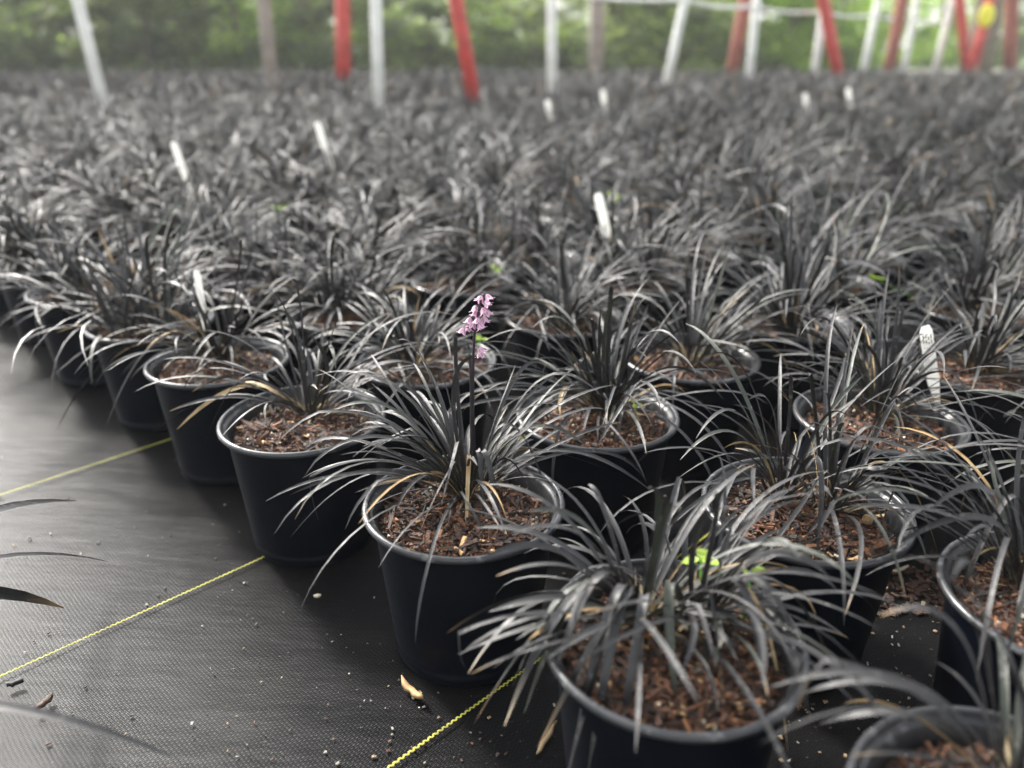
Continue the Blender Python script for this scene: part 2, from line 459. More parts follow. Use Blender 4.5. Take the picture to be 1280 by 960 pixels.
def random_leaves(rnd, mb, dry, crowns, count, n=10, cream=0.25, dry_share=0.05, wmin=0.0022, wmax=0.0042, up=0.25, scale=1.0):
    random.seed(rnd.random()); lean = rnd.uniform(0, 6.28)
    for b in range(count):
        cx, cy = crowns[b % len(crowns)]
        for tries in range(14):
            a = rnd.uniform(0, 2 * math.pi) if rnd.random() < 0.6 else rnd.gauss(lean, 0.9)
            r0 = rnd.uniform(0.001, 0.014)
            if rnd.random() < up: e0 = R(rnd.uniform(58, 86)); bend = R(rnd.uniform(0, 80)); L = rnd.uniform(0.06, 0.18)
            else: e0 = R(rnd.uniform(18, 66)); bend = R(rnd.uniform(45, 125)); L = rnd.uniform(0.09, 0.225)
            isdry = rnd.random() < dry_share
            if isdry: L *= rnd.uniform(0.4, 0.9); bend *= 1.2
            pts = arc((cx + r0 * math.cos(a), cy + r0 * math.sin(a), SOIL_Z - 0.001), a + rnd.gauss(0, 0.25), e0, L * scale, bend, n, rnd.gauss(0, 0.6), rnd.uniform(0.9, 2.2),
                      (rnd.uniform(.35, .8), R(rnd.uniform(25, 80)), rnd.gauss(0, .5)) if rnd.random() < 0.13 else None)
            if clears(pts): break
        else: continue
        wd = rnd.uniform(wmin, wmax)
        if isdry:
            k = rnd.uniform(0.6, 1.2); c = (0.42 * k, 0.29 * k, 0.14 * k)
            add_blade(dry, pts, wd * 0.6, c, c, tuple(x * 0.7 for x in c), rnd.gauss(0, 1.0), 0.35)
        else:
            c = body_col(rnd)
            c0 = (0.42, 0.37, 0.22) if rnd.random() < cream else tuple(x * 1.4 for x in c)
            c2 = (0.30, 0.20, 0.10) if rnd.random() < 0.2 else c
            add_blade(mb, pts, wd, c0, c, c2, rnd.gauss(0, 0.45))
        if not isdry and rnd.random() < 0.24:       # short papery sheath remains at the base
            k = rnd.uniform(0.6, 1.1)
            p2 = arc(pts[0], a, R(rnd.uniform(15, 60)), rnd.uniform(0.015, 0.04), R(30), 3)
            if clears(p2): add_blade(dry, p2, 0.003, (0.4 * k, 0.33 * k, 0.18 * k), (0.36 * k, 0.27 * k, 0.14 * k), (0.2, 0.13, 0.06), 0.5)

VARIANTS = []
for s in range(16):
    rnd = random.Random(100 + s); mb = MB(); dry = MB()
    crowns = [(rnd.uniform(-0.036, 0.036), rnd.uniform(-0.036, 0.036)) for _ in range(rnd.choice((1, 2, 3, 3)))]
    random_leaves(rnd, mb, dry, crowns, rnd.choice((85, 120, 150, 180, 205)), n=9, cream=0.12, dry_share=0.06, up=rnd.choice((0.12, 0.25, 0.4)))
    kk = rnd.choice((0.6, 0.85, 1.0, 1.3, 1.8)); mb.c = [tuple(min(.5, x * kk) for x in c) if max(c) < .12 else c for c in mb.c]
    VARIANTS.append((mb.mesh('leaves', M_LEAF), dry.mesh('dry_leaves', M_DRY)))

# ------------------------------------------------------------------ lattice of pots
F0 = Vector((-0.039, 0.563, 0)); VA = Vector((-0.158, 0.160, 0)); VB = Vector((0.133, 0.166, 0))
FIX = {(0, 0): (-0.039, 0.563), (1, 0): (-0.209, 0.724), (-1, 0): (0.101, 0.402), (-1, 1): (0.237, 0.557), (0, 1): (0.086, 0.733),
       (-1, 2): (0.367, 0.724), (-2, 1): (0.376, 0.438), (-2, 0): (0.243, 0.262), (2, 0): (-0.347, 0.883), (3, 0): (-0.487, 1.027), (4, 0): (-0.65, 1.18),
       (5, 0): (-0.815, 1.365), (6, 0): (-0.97, 1.52), (7, 0): (-1.13, 1.68), (1, 1): (-0.100, 0.882), (0, 3): (0.375, 1.03), (-1, 3): (0.54, 0.862)}
rl = random.Random(7); spots = []
for i in range(-40, 60):
    for j in range(0, 90):
        jit = (rl.gauss(0, 0.011), rl.gauss(0, 0.011)); rz = rl.uniform(0, 6.28); sz = rl.uniform(0.84, 1.2)
        if (i, j) in FIX: x, y = FIX[(i, j)]
        else: p = F0 + VA * i + VB * j; x, y = p.x + jit[0], p.y + jit[1]
        if i < -2 or y > 9.6 or y < 0.2: 
            if not (i < -2 and y > 0.5 and y < 9.6): continue
        q = pixel((x, y, 0.18))
        if q is None: continue
        m = 0.24 * F_PX / q[2]
        if -m < q[0] < 1280 + m and q[1] < 960 + m * 1.1: spots.append((q[2], i, j, x, y, rz, sz))
spots.sort()
HERO = {(0, 0), (1, 0), (-1, 0), (-1, 1), (0, 1), (-1, 2), (-2, 1), (-2, 0), (2, 0), (1, 1), (0, 2), (-1, 3), (-2, 2)}

def crown_at(ij, u, v):
    p = at_h(u, v, SOIL_Z); c = FIX[ij]; q = Vector((p.x - c[0], p.y - c[1]))
    if q.length > 0.036: q = q * (0.036 / q.length)
    return (q.x, q.y)
def aimed(ij, mb, dry, crown, targets, rnd, n=14):
    """blades whose tips stand where the photographed tips stand: (u, v, tip height, lift, width mm, kind)"""
    random.seed(rnd.random())
    for (u, v, h, lift, wd, kind) in targets:
        if ij == (-1, 0) and lift > 0.035: lift *= 0.62
        c = FIX[ij]
        p = at_h(u, v, h)
        if lift <= 0.03 and h > 0.15:
            p = at_y(u, v, c[1] + crown[1] + rnd.uniform(-0.045, 0.03)); h = p.z
        tip = Vector((p.x - c[0], p.y - c[1], h))
        a = math.atan2(tip.y - crown[1], tip.x - crown[0]); r0 = rnd.uniform(0.002, 0.01)
        p0 = Vector((crown[0] + r0 * math.cos(a), crown[1] + r0 * math.sin(a), SOIL_Z - 0.001))
        for _ in range(8):
            pts = bez(p0, tip, lift, n)
            if clears(pts): break
            lift += 0.012
        if kind == 'dry':
            add_blade(dry, pts, wd / 1000, (0.45, 0.36, 0.2), (0.48, 0.36, 0.19), (0.4, 0.25, 0.1), rnd.gauss(0, 0.6), 0.3)
        else:
            c1 = body_col(rnd); c2 = c1; c0 = tuple(x * 1.4 for x in c1)
            if kind == 'tan': c2 = (0.36, 0.24, 0.12)
            if kind == 'pale': c2 = (0.5, 0.42, 0.3)
            if kind == 'cream': c0 = (0.5, 0.45, 0.27)
            add_blade(mb, pts, wd / 1000 * ((0.62 if h > 0.2 else 0.74) + (0.14 if ij == (-1, 0) else 0)), c0, c1, c2, rnd.gauss(0, 0.7))

AIM = {
 (0, 0): [((592, 588), [(363, 672, .07, .06, 4.4, ''), (362, 619, .13, .05, 4.6, ''), (403, 521, .20, .05, 5.0, ''), (497, 425, .27, .03, 5.4, ''), (572, 417, .285, .02, 5.2, ''),
      (583, 430, .275, .02, 5.5, ''), (601, 446, .265, .02, 5.5, ''), (683, 457, .235, .05, 5.0, 'tan'), (754, 497, .215, .07, 5.0, ''), (718, 516, .205, .06, 5.0, ''), (812, 612, .12, .08, 5.2, ''),
      (782, 592, .14, .07, 5.0, ''), (582, 690, .105, .032, 3.2, 'dry'), (628, 690, .10, .04, 6.0, 'tan'), (606, 700, .09, .04, 6.0, ''), (527, 618, .135, .02, 4.6, ''), (470, 560, .19, .04, 5.2, ''),
      (540, 470, .25, .03, 5.2, ''), (430, 470, .235, .05, 5.0, ''), (655, 600, .15, .04, 5.0, ''), (690, 640, .10, .06, 4.6, ''), (560, 655, .132, .02, 4.2, ''), (735, 560, .17, .06, 5.4, ''), (450, 585, .155, .04, 4.8, '')])],
 (-1, 0): [((778, 752), [(558, 792, .145, .05, 7.0, 'tan'), (585, 842, .125, .06, 6.4, 'pale'), (592, 905, .085, .07, 6.6, 'tan'), (630, 908, .095, .07, 7.2, 'pale'), (705, 985, .07, .075, 7.4, ''), (765, 985, .075, .065, 7.2, ''),
      (595, 660, .215, .04, 5.4, ''), (640, 668, .21, .04, 6.4, ''), (620, 720, .19, .05, 5.6, 'tan'), (610, 765, .16, .055, 6.0, ''), (572, 818, .135, .06, 5.6, ''), (655, 892, .10, .06, 6.6, ''), (672, 935, .085, .07, 6.2, 'tan'), (735, 965, .085, .07, 6.8, ''), (722, 905, .11, .06, 6.6, ''), (645, 800, .15, .05, 6.2, ''), (692, 850, .13, .05, 6.4, ''), (600, 700, .19, .05, 5.0, ''), (660, 640, .225, .03, 5.0, ''), (735, 605, .25, .02, 5.2, ''),
      (640, 860, .12, .06, 6.2, ''), (660, 800, .15, .04, 6.0, 'dry'), (810, 610, .26, .02, 5.0, ''), (850, 640, .245, .03, 5.2, 'cream')]),
     ((868, 772), [(1045, 850, .10, .06, 6.8, 'tan'), (1062, 800, .13, .06, 6.4, ''), (1035, 720, .19, .06, 6.6, ''), (960, 905, .105, .07, 6.6, ''), (985, 940, .07, .06, 3.6, 'dry'), (905, 890, .122, .04, 6.6, 'tan'),
      (930, 640, .235, .04, 5.8, ''), (1000, 700, .215, .05, 6.2, ''), (890, 620, .255, .02, 5.2, ''), (1010, 860, .11, .06, 6.0, ''), (845, 880, .12, .05, 6.8, ''), (970, 760, .185, .05, 6.4, 'cream')])],
 (1, 0): [((392, 512), [(187, 545, .10, .05, 4.6, ''), (221, 537, .115, .05, 4.4, 'dry'), (212, 514, .14, .04, 5.0, 'tan'), (255, 556, .11, .045, 4.6, ''), (272, 552, .145, .05, 6.8, ''), (330, 367, .30, .03, 5.2, ''),
      (356, 425, .255, .03, 5.0, ''), (420, 462, .20, .06, 5.2, ''), (345, 390, .28, .02, 5.4, ''), (300, 480, .19, .03, 4.6, 'dry'), (365, 350, .305, .02, 5.0, ''), (240, 490, .17, .04, 4.6, 'tan')])],
 (-1, 1): [((965, 606), [(882, 445, .265, .03, 6.0, ''), (870, 548, .20, .06, 5.6, ''), (850, 575, .175, .06, 5.4, ''), (845, 600, .16, .06, 5.2, ''), (985, 470, .245, .02, 5.0, ''), (935, 500, .23, .03, 4.8, ''), (905, 560, .19, .03, 4.6, 'dry'),
      (1075, 540, .21, .06, 5.2, 'tan'), (1018, 722, .11, .05, 6.0, '')]),
     ((1043, 632), [(1012, 470, .275, .02, 5.6, ''), (1150, 515, .225, .06, 5.4, ''), (1165, 512, .225, .07, 5.2, 'pale'), (1058, 530, .235, .01, 5.0, ''), (1030, 490, .26, .01, 5.2, ''), (1215, 655, .085, .09, 5.4, ''), (1172, 690, .05, .09, 3.0, 'dry'),
      (1100, 540, .22, .03, 5.2, ''), (1260, 630, .14, .09, 5.4, ''), (1120, 620, .16, .05, 5.0, '')])],
 (0, 1): [((778, 488), [(625, 402, .225, .07, 5.0, ''), (600, 430, .20, .07, 5.0, ''), (640, 470, .165, .06, 4.8, ''), (765, 358, .30, .02, 7.5, ''), (740, 400, .26, .02, 5.6, ''), (785, 370, .285, .02, 5.6, ''), (665, 410, .225, .06, 5.2, ''), (700, 520, .15, .04, 4.6, 'dry'),
      (850, 430, .24, .04, 5.2, ''), (872, 470, .21, .05, 5.2, ''), (820, 375, .28, .03, 5.4, ''), (905, 500, .16, .07, 5.2, '')])],
 (-1, 2): [((1100, 500), [(1060, 375, .28, .02, 5.8, 'tan'), (1075, 400, .265, .02, 5.6, ''), (1128, 380, .28, .01, 5.4, ''), (1160, 420, .25, .03, 5.0, ''), (1040, 470, .21, .04, 5.0, ''), (1000, 420, .24, .05, 5.2, ''), (1225, 540, .13, .08, 5.4, ''), (1180, 470, .22, .05, 5.0, '')])],
 (-2, 1): [((1262, 712), [(1085, 705, .16, .09, 6.4, ''), (1255, 520, .275, .03, 6.8, ''), (1180, 800, .08, .08, 6.0, ''), (1300, 600, .25, .03, 6.0, ''), (1215, 700, .145, .03, 3.6, 'dry'), (1160, 640, .2, .06, 5.4, '')])],
 (-2, 0): [((1260, 905), [(1085, 705, .235, .05, 6.6, ''), (1000, 868, .165, .06, 6.6, ''), (960, 860, .175, .06, 5.6, ''), (1100, 770, .215, .05, 5.6, 'tan'), (1190, 725, .24, .03, 5.8, ''), (1025, 905, .15, .06, 6.4, ''), (1280, 760, .25, .03, 6.0, '')])],
 (2, 0): [((285, 418), [(71, 536, .045, .10, 5.4, ''), (133, 532, .06, .09, 5.0, ''), (56, 480, .10, .09, 5.2, ''), (218, 376, .22, .03, 4.6, ''), (300, 300, .30, .02, 5.0, ''), (180, 440, .16, .05, 4.8, 'dry'), (245, 350, .25, .02, 4.8, ''), (150, 470, .11, .06, 4.6, '')])],
}
COUNT = {(0, 0): (88, 0.2), (-1, 0): (84, 0.04), (1, 0): (46, 0.22), (-1, 1): (74, 0.25), (0, 1): (105, 0.3), (-1, 2): (95, 0.4), (-2, 1): (56, 0.3), (-2, 0): (54, 0.2), (2, 0): (70, 0.3)}

LABELS = {
 (0, 0): 'black mondo grass in black pot bearing the single pink flower spike',
 (1, 0): 'sparse black grass in the pot ending the yellow line, beside the flowering pot',
 (-1, 0): 'low spreading dark grass with cream leaf bases and a bright green seedling',
 (-1, 1): 'pot of dark grass with a tan pebble-like nut and broken straw on its bark',
 (0, 1): 'dense dark grass in the pot directly behind the pink flower spike',
 (-1, 2): 'bushy dark grass in the pot in front of the striped white plant tag',
 (-2, 1): 'black pot cut by the picture edge with one tall stiff dark blade beside bare fabric',
 (-2, 0): 'blurred grass pot filling the bottom right corner of the photo',
 (2, 0): 'grass pot on the bed edge holding a tall white plant tag',
 (3, 0): 'edge pot next behind the one holding the tall white tag',
 (4, 0): 'edge pot second behind the one holding the tall white tag',
 (5, 0): 'edge pot third behind the one holding the tall white tag, softly blurred',
 (6, 0): 'blurred edge pot fourth behind the one holding the tall white tag, near the left border',
 (1, 1): 'pot with visible bark just left of and behind the pink flowers',
 (0, 3): 'pot with bare bark and a small dark green tuft behind the dense middle plants',
 (-1, 3): 'pot with bare pale bark and a wispy dead tuft behind the striped tag',
 (0, 2): 'arching grey-black grass in the pot between the dense plant and the bare bark pot',
 (-2, 2): 'grass pot at the right picture border beneath the bare bark pot',
 (2, 1): 'dark grass pot inward of the pot holding the tall white tag',
 (1, 2): 'dark grass pot with the leaning blades, directly behind the dense plant behind the flowers',
}
GROUP = 'potted black mondo grass in the nursery bed'
SHARED = 'black mondo grass plant among many alike in the blurred middle of the bed'

def dup(o, parent):
    c = o.copy(); C.objects.link(c); c.parent = parent
    return c
proto_parts = {}
def place_hero(ij, x, y, rz):
    root = empty('potted_plant', (x, y, 0.0))
    pot = obj('pot', POT_ME, root); rim = obj('rim', RIM_ME, pot)
    pot.rotation_euler.z = rz
    k = abs(hash(ij)) % 5
    soil = obj('soil', SOIL_NEAR[(ij[0] * 3 + ij[1] * 2) % 5], root); soil.rotation_euler.z = rz * 1.7
    rnd = random.Random(ij[0] * 31 + ij[1] * 7 + 5); mb = MB(); dry = MB()
    crowns = []
    for (uv, targets) in AIM.get(ij, []):
        cr = crown_at(ij, *uv); crowns.append(cr); aimed(ij, mb, dry, cr, targets, rnd)
    if not crowns: crowns = [(rnd.uniform(-0.025, 0.025), rnd.uniform(-0.02, 0.03)) for _ in range(2)]
    n, up = COUNT.get(ij, (95, 0.3))
    random_leaves(rnd, mb, dry, crowns, n, n=13, cream=0.75 if ij == (-1, 0) else 0.2, dry_share=0.08, up=up,
                  scale=0.8 if ij == (-1, 0) else 0.9, wmax=0.0050 if ij in ((-1, 0), (-2, 0)) else 0.0040)
    for cr in crowns:                                # papery straw-coloured sheaths round each crown
        for _ in range(34 if ij == (-1, 0) else 14):
            a = rnd.uniform(0, 6.28); k = rnd.uniform(.6, 1.15)
            pts = arc((cr[0] + rnd.uniform(0, .013) * math.cos(a), cr[1] + rnd.uniform(0, .013) * math.sin(a), SOIL_Z), a, R(rnd.uniform(25, 85)), rnd.uniform(.012, .034), R(rnd.uniform(0, 60)), 4)
            if clears(pts): add_blade(dry, pts, rnd.uniform(.0018, .0034), (.55 * k, .49 * k, .31 * k), (.50 * k, .42 * k, .25 * k), (.33 * k, .24 * k, .12 * k), rnd.gauss(0, .8))
    obj('leaves', mb.mesh('leaves', M_LEAF), root)
    if dry.v: obj('dry_leaves', dry.mesh('dry_leaves', M_DRY), root)
    return root
roots = {}
things = 0; far_spots = []
for (z, i, j, x, y, rz, sz) in spots:
    if things >= 292: far_spots.append((x, y, rz, sz)); continue
    things += 1
    if (i, j) in HERO: root = place_hero((i, j), x, y, rz)
    else:
        root = empty('potted_plant', (x, y, 0.0), rz)
        if z < 2.2:
            pot = obj('pot', POT_ME, root); obj('rim', RIM_ME, pot)
            obj('soil', SOIL_NEAR[(i * 2 + j) % 5], root)
        else:
            obj('pot', POT_FAR, root); obj('soil', SOIL_FAR[(i + j) % 3], root)
        k = rl.randrange(len(VARIANTS))
        lf = obj('leaves', VARIANTS[k][0], root); lf.scale = (sz, sz, 1 + (sz - 1) * 0.7)
        lf.location.z = SOIL_Z * (1 - lf.scale[2])
        dr = obj('dry_leaves', VARIANTS[k][1], root); dr.scale = lf.scale; dr.location = lf.location
        lf.rotation_euler = (rl.gauss(0, .05), rl.gauss(0, .05), 0); dr.rotation_euler = lf.rotation_euler
    tag(root, LABELS.get((i, j), SHARED), 'potted plant', GROUP)
    roots[(i, j)] = root

# the rest of the bed, far too many to count: one mass
mb = MB(); rf = random.Random(3)
for (x, y, rz, sz) in far_spots:
    v, f = lathe([(0.056, 0.0), (0.074, 0.127), (0.0815, 0.1292), (0.0824, 0.138), (0.077, 0.140), (0.074, 0.122)], 12)
    mb.add([(a + x, b + y, c) for a, b, c in v], f, (1, 1, 1), mat=1)
    v = [(x + 0.074 * math.cos(k * math.pi / 6), y + 0.074 * math.sin(k * math.pi / 6), SOIL_Z) for k in range(12)]
    mb.add(v, [tuple(range(12))], (0.06, 0.03, 0.015), mat=2)
    random.seed(rf.random())
    for b in range(58):
        a = rf.uniform(0, 6.28); upr = rf.random() < 0.3
        e0 = R(rf.uniform(62, 86)) if upr else R(rf.uniform(36, 64))
        pts = arc((x + 0.02 * math.cos(a), y + 0.02 * math.sin(a), SOIL_Z), a, e0, rf.uniform(0.1, 0.2) * sz, R(rf.uniform(10, 60)) if upr else R(rf.uniform(50, 105)), 5)
        c = body_col(rf)
        if rf.random() < 0.04: c = (0.3, 0.2, 0.1)
        add_blade(mb, pts, rf.uniform(0.005, 0.0075), c, c, c, rf.gauss(0, 0.4))
o = obj('plant_mass', mb.mesh('plant_mass', [M_LEAF, M_POT, M_SOIL]))
tag(o, 'uncounted mass of potted black grass filling the far end of the bed', 'plants', kind='stuff')

# the neighbouring bed's pot, out of frame on the left: its rim and some blades reach in
px, py = -0.405, 0.335
root = empty('potted_plant', (px, py, 0)); pot = obj('pot', POT_ME, root); obj('rim', RIM_ME, pot); obj('soil', SOIL_NEAR[1], root)
FIX[(99, 99)] = (px, py)
rnd = random.Random(77); mb = MB(); dry = MB()
aimed((99, 99), mb, dry, (0.0, 0.0), [(96, 626, .06, .06, 15.0, ''), (136, 702, .04, .07, 8.0, ''), (80, 760, .055, .06, 13.0, 'tan'), (225, 950, .12, .06, 7.2, '')], rnd)
for _ in range(46):
    a = rnd.uniform(1.9, 5.0)
    pts = arc((0.01 * math.cos(a), 0.01 * math.sin(a), SOIL_Z), a, R(rnd.uniform(35, 80)), rnd.uniform(0.1, 0.19), R(rnd.uniform(40, 100)), 12)
    if clears(pts): c = body_col(rnd); add_blade(mb, pts, rnd.uniform(.004, .006), c, c, c, rnd.gauss(0, .3))
obj('leaves', mb.mesh('leaves', M_LEAF), root)
tag(root, 'pot mostly out of frame, its blades reaching over bare fabric at the left border', 'potted plant', GROUP)

# ------------------------------------------------------------------ flower spike
def flower_spike():
    root = roots[(0, 0)]; c = Vector((*FIX[(0, 0)], 0))
    base = at_h(594, 585, SOIL_Z) - c
    yb = base.y + c.y
    chain = [base] + [at_y(u, v, yb + dy) - c for (u, v, dy) in ((591, 520, .0), (591, 470, .0), (592, 440, .0), (593, 418, .0), (597, 395, .0), (601, 376, .0), (604, 368, .0))]
    # smooth
    pts = []
    for a, b in zip(chain[:-1], chain[1:]):
        for k in range(4): pts.append(a.lerp(b, k / 4))
    pts.append(chain[-1])
    mb = MB(); mb.tube(pts, [0.0016 - 0.0008 * i / len(pts) for i in range(len(pts))], (0.022, 0.010, 0.020), 8)
    stalk = obj('flower_stalk', mb.mesh('flower_stalk', M_STALK), root)
    rnd = random.Random(5)
    spec = [(602, 373, 1, -1), (608, 371, -1, 1), (606, 379, 1, 1), (597, 392, -1, -1), (603, 388, 1, .4), (607, 390, 1, 1), (598, 400, 1, .2), (604, 399, 1, 1), (588, 400, -1, -1), (585, 409, -1, -1),
            (592, 405, -1, -.3), (599, 407, 1, .5), (580, 413, -1, -1), (599, 437, 1, .6), (601, 442, 1, .4), (594, 385, -1, -.6)]
    for (u, v, s, lean) in spec:
        p = at_y(u, v, yb + rnd.uniform(-0.006, 0.004)) - c
        near = min(pts, key=lambda q: (q - p).length)
        fb = MB()
        top = p + Vector((0, 0, 0.0022))
        fb.tube([near, near.lerp(top, 0.6) + Vector((0, 0, 0.0012)), top], 0.0004, (0.10, 0.03, 0.08), 5)
        ax = Vector((lean * 0.5 + rnd.gauss(0, .2), rnd.gauss(-0.35, 0.3), -1)).normalized()
        q = ax.to_track_quat('Z', 'Y')
        # bud-like base
        ring = 6
        for k in range(6):
            g = 2 * math.pi * k / 6 + rnd.uniform(-.1, .1)
            out = Vector((math.cos(g), math.sin(g), 0)); tn = Vector((-math.sin(g), math.cos(g), 0))
            prof = [(0.0005, 0.0, 0.0006), (0.0017, 0.0012, 0.0012), (0.0023, 0.0028, 0.0015), (0.0029, 0.0044, 0.0012), (0.0046, 0.0053, 0.0003)]
            vs, cs, fs = [], [], []
            for i, (r, zz, hw) in enumerate(prof):
                for sg in (-1, 0, 1):
                    loc = out * (r * (1.0 if sg else 1.12)) + tn * (hw * sg) + Vector((0, 0, zz))
                    vs.append(top + (q @ loc) * 1.08)
                    t = i / 4
                    edge = (0.86, 0.68, 0.79) if sg else (0.58, 0.24, 0.43)
                    cs.append(tuple(a * (0.62 + 0.38 * t) for a in edge))
            for i in range(4):
                for k2 in range(2): a = i * 3 + k2; fs.append((a, a + 1, a + 4, a + 3))
            fb.add(vs, fs, cs)
        fb.tube([top + q @ Vector((0, 0, .001)), top + q @ Vector((0, 0, .0046))], [0.0009, 0.0004], (0.75, 0.6, 0.15), 6)
        obj('flower', fb.mesh('flower', M_PETAL), stalk)
    return stalk
st = flower_spike(); st['label'] = 'thin dark flower stalk with small pink bell flowers'

# ------------------------------------------------------------------ seedlings (parts of their pots)
def seedling(ij, u, v, h, size, leaves, rot=0.0):
    root = roots[ij]; c = Vector((root.location.x, root.location.y, 0)); p = at_h(u, v, h) - c
    mb = MB(); rnd = random.Random(u)
    inv = Matrix.Rotation(-root.rotation_euler.z, 3, 'Z')
    p = inv @ p
    foot = Vector((p.x * 0.95, p.y * 0.95, SOIL_Z - 0.002))
    if math.hypot(foot.x, foot.y) > 0.06: foot = Vector((foot.x, foot.y, 0)).normalized() * 0.06 + Vector((0, 0, SOIL_Z))
    mb.tube([foot, foot.lerp(p, .5) + Vector((.002, 0, .002)), p], 0.0007, (0.2, 0.4, 0.06), 6)
    for k in range(leaves):
        a = rot + k * 2 * math.pi / leaves + rnd.gauss(0, .2); e = rnd.uniform(-.2, .7)
        d = Vector((math.cos(a) * math.cos(e), math.sin(a) * math.cos(e), math.sin(e))); sd_ = Vector((-math.sin(a), math.cos(a), 0)); un = d.cross(sd_)
        vs, fs = [], []
        prof = [(0.05, .0), (.25, .28), (.55, .40), (.8, .30), (1.0, .02)]
        for (s, hw) in prof:
            for sg in (-1, 0, 1):
                vs.append(p + d * (size * s) + sd_ * (size * hw * sg) + un * (size * (-0.18 * s * s + (0.07 if sg else 0))))
        for i in range(4):
            for q in range(2): a2 = i * 3 + q; fs.append((a2, a2 + 1, a2 + 4, a2 + 3))
        k2 = rnd.uniform(.85, 1.15); mb.add(vs, fs, (0.36 * k2, 0.52 * k2, 0.07 * k2))
    o = obj('seedling', mb.mesh('seedling', M_SEED), root); o['label'] = 'bright green weed seedling'
    return o
seedling((-1, 0), 876, 700, 0.168, 0.0125, 3, 1.2)
seedling((-1, 0), 938, 717, 0.165, 0.0105, 2, 0.2)
seedling((1, 1), 600, 425, 0.15, 0.010, 3)
seedling((0, 1), 795, 505, 0.15, 0.008, 3)
for ij, u, v in (((0, 3), 972, 368), ((-1, 4), 1092, 348), ((2, 3), 620, 335)):
    if ij in roots: seedling(ij, u, v, 0.15, 0.016, 3)
for (u, v) in ((768, 247), (350, 262)):
    p = at_h(u, v, 0.16)
    k = min((q for q in roots), key=lambda q: (roots[q].location.xy - p.xy).length)
    seedling(k, u, v, 0.16, 0.024, 4)

# nut lying on the bark of the right-hand middle pot
p = at_h(1084, 650, SOIL_Z + 0.004)
mb = MB(); prof = [(0.0002, -.0042), (.0022, -.0036), (.0042, -.0012), (.0045, .0008), (.0030, .0036), (.0002, .0046)]
v, f = lathe(prof, 12); q = Matrix.Rotation(R(80), 3, 'Y')
mb.add([q @ Vector(x) for x in v], f, (0.38, 0.25, 0.11))
o = obj('nut', mb.mesh('nut', M_SOIL), None, p); o.rotation_euler.z = 0.4
tag(o, 'small tan nut lying on bark near the rim of a right hand pot', 'nut')

# ------------------------------------------------------------------ plant tags
def plant_tag(u0, v0, u1, v1, y, wd, label, ink=False, foot=None, rz=0.0):
    top = at_y(u0, v0, y); low = at_y(u1, v1, y); d = (top - low).normalized()
    h0 = low - d * max(0.0, (low.z - SOIL_Z + 0.02) / d.z)
    L = (top - h0).length
    root = empty('plant_tag', h0)
    q = Vector((0, 0, 1)).rotation_difference(d)
    root.rotation_mode = 'QUATERNION'; root.rotation_quaternion = q @ Quaternion((0, 0, 1), rz)
    mb = MB(); hw = wd / 2; th = 0.0005
    outl = [(0.0, 0.002), (hw * 0.9, L * 0.35), (hw, L * 0.45), (hw, L - 0.006), (hw * 0.6, L), (-hw * 0.6, L), (-hw, L - 0.006), (-hw, L * 0.45), (-hw * 0.9, L * 0.35)]
    n = len(outl)
    bow = lambda z: 0.004 * math.sin(3 * z / L)
    vs = [(x, -th + bow(z), z) for x, z in outl] + [(x, th + bow(z), z) for x, z in outl]
    mb.add(vs, [tuple(range(n - 1, -1, -1)), tuple(range(n, 2 * n))] + [(k, (k + 1) % n, n + (k + 1) % n, n + k) for k in range(n)], (0.85, 0.85, 0.82))
    obj('tag_blade', mb.mesh('tag_blade', M_TAG, smooth=False), root)
    if ink:
        pb = MB(); rnd = random.Random(3)
        for r in range(4):                           # lines of small illegible print running along the tag
            x = -hw * 0.62 + r * hw * 0.41
            z = L * 0.5
            while z < L - 0.012:
                ln = rnd.uniform(.002, .006)
                y0 = -th - 0.0006 + min(bow(z), bow(z + ln))
                pb.add([(x - hw * .1, y0, z), (x + hw * .1, y0, z), (x + hw * .1, y0, z + ln), (x - hw * .1, y0, z + ln)], [(0, 1, 2, 3)], (1, 1, 1))
                z += ln + rnd.uniform(.0008, .0018)
        obj('print', pb.mesh('print', M_INK), root)
    tag(root, label, 'plant tag', 'white plant tags stuck in the pots')
plant_tag(1157, 408, 1167, 468, 0.80, 0.013, 'white plant tag with dark lines of print in a right hand pot', ink=True)
plant_tag(245, 338, 254, 400, 0.93, 0.0085, 'tall narrow white tag stuck in a pot on the bed edge')
plant_tag(747, 242, 758, 288, 1.33, 0.015, 'plain white tag standing in the middle of the bed above the flowers')
plant_tag(216, 178, 226, 206, 1.85, 0.015, 'blurred white tag in the bed on the left, larger of two there')
plant_tag(396, 153, 402, 172, 2.2, 0.016, 'blurred white tag in the left half of the bed, smaller of two there')
for n, (u, v, y) in enumerate(((1008, 116, 4.2), (1062, 110, 4.4), (755, 112, 4.3), (686, 125, 3.7))):
    plant_tag(u - 2, v, u + 1, v + 22, y, 0.026, ('far blurred white tag left of two in the right part of the bed', 'far blurred white tag right of two in the right part of the bed',
              'far blurred white tag beside the white post in the centre', 'far blurred white tag just below the central white post')[n])

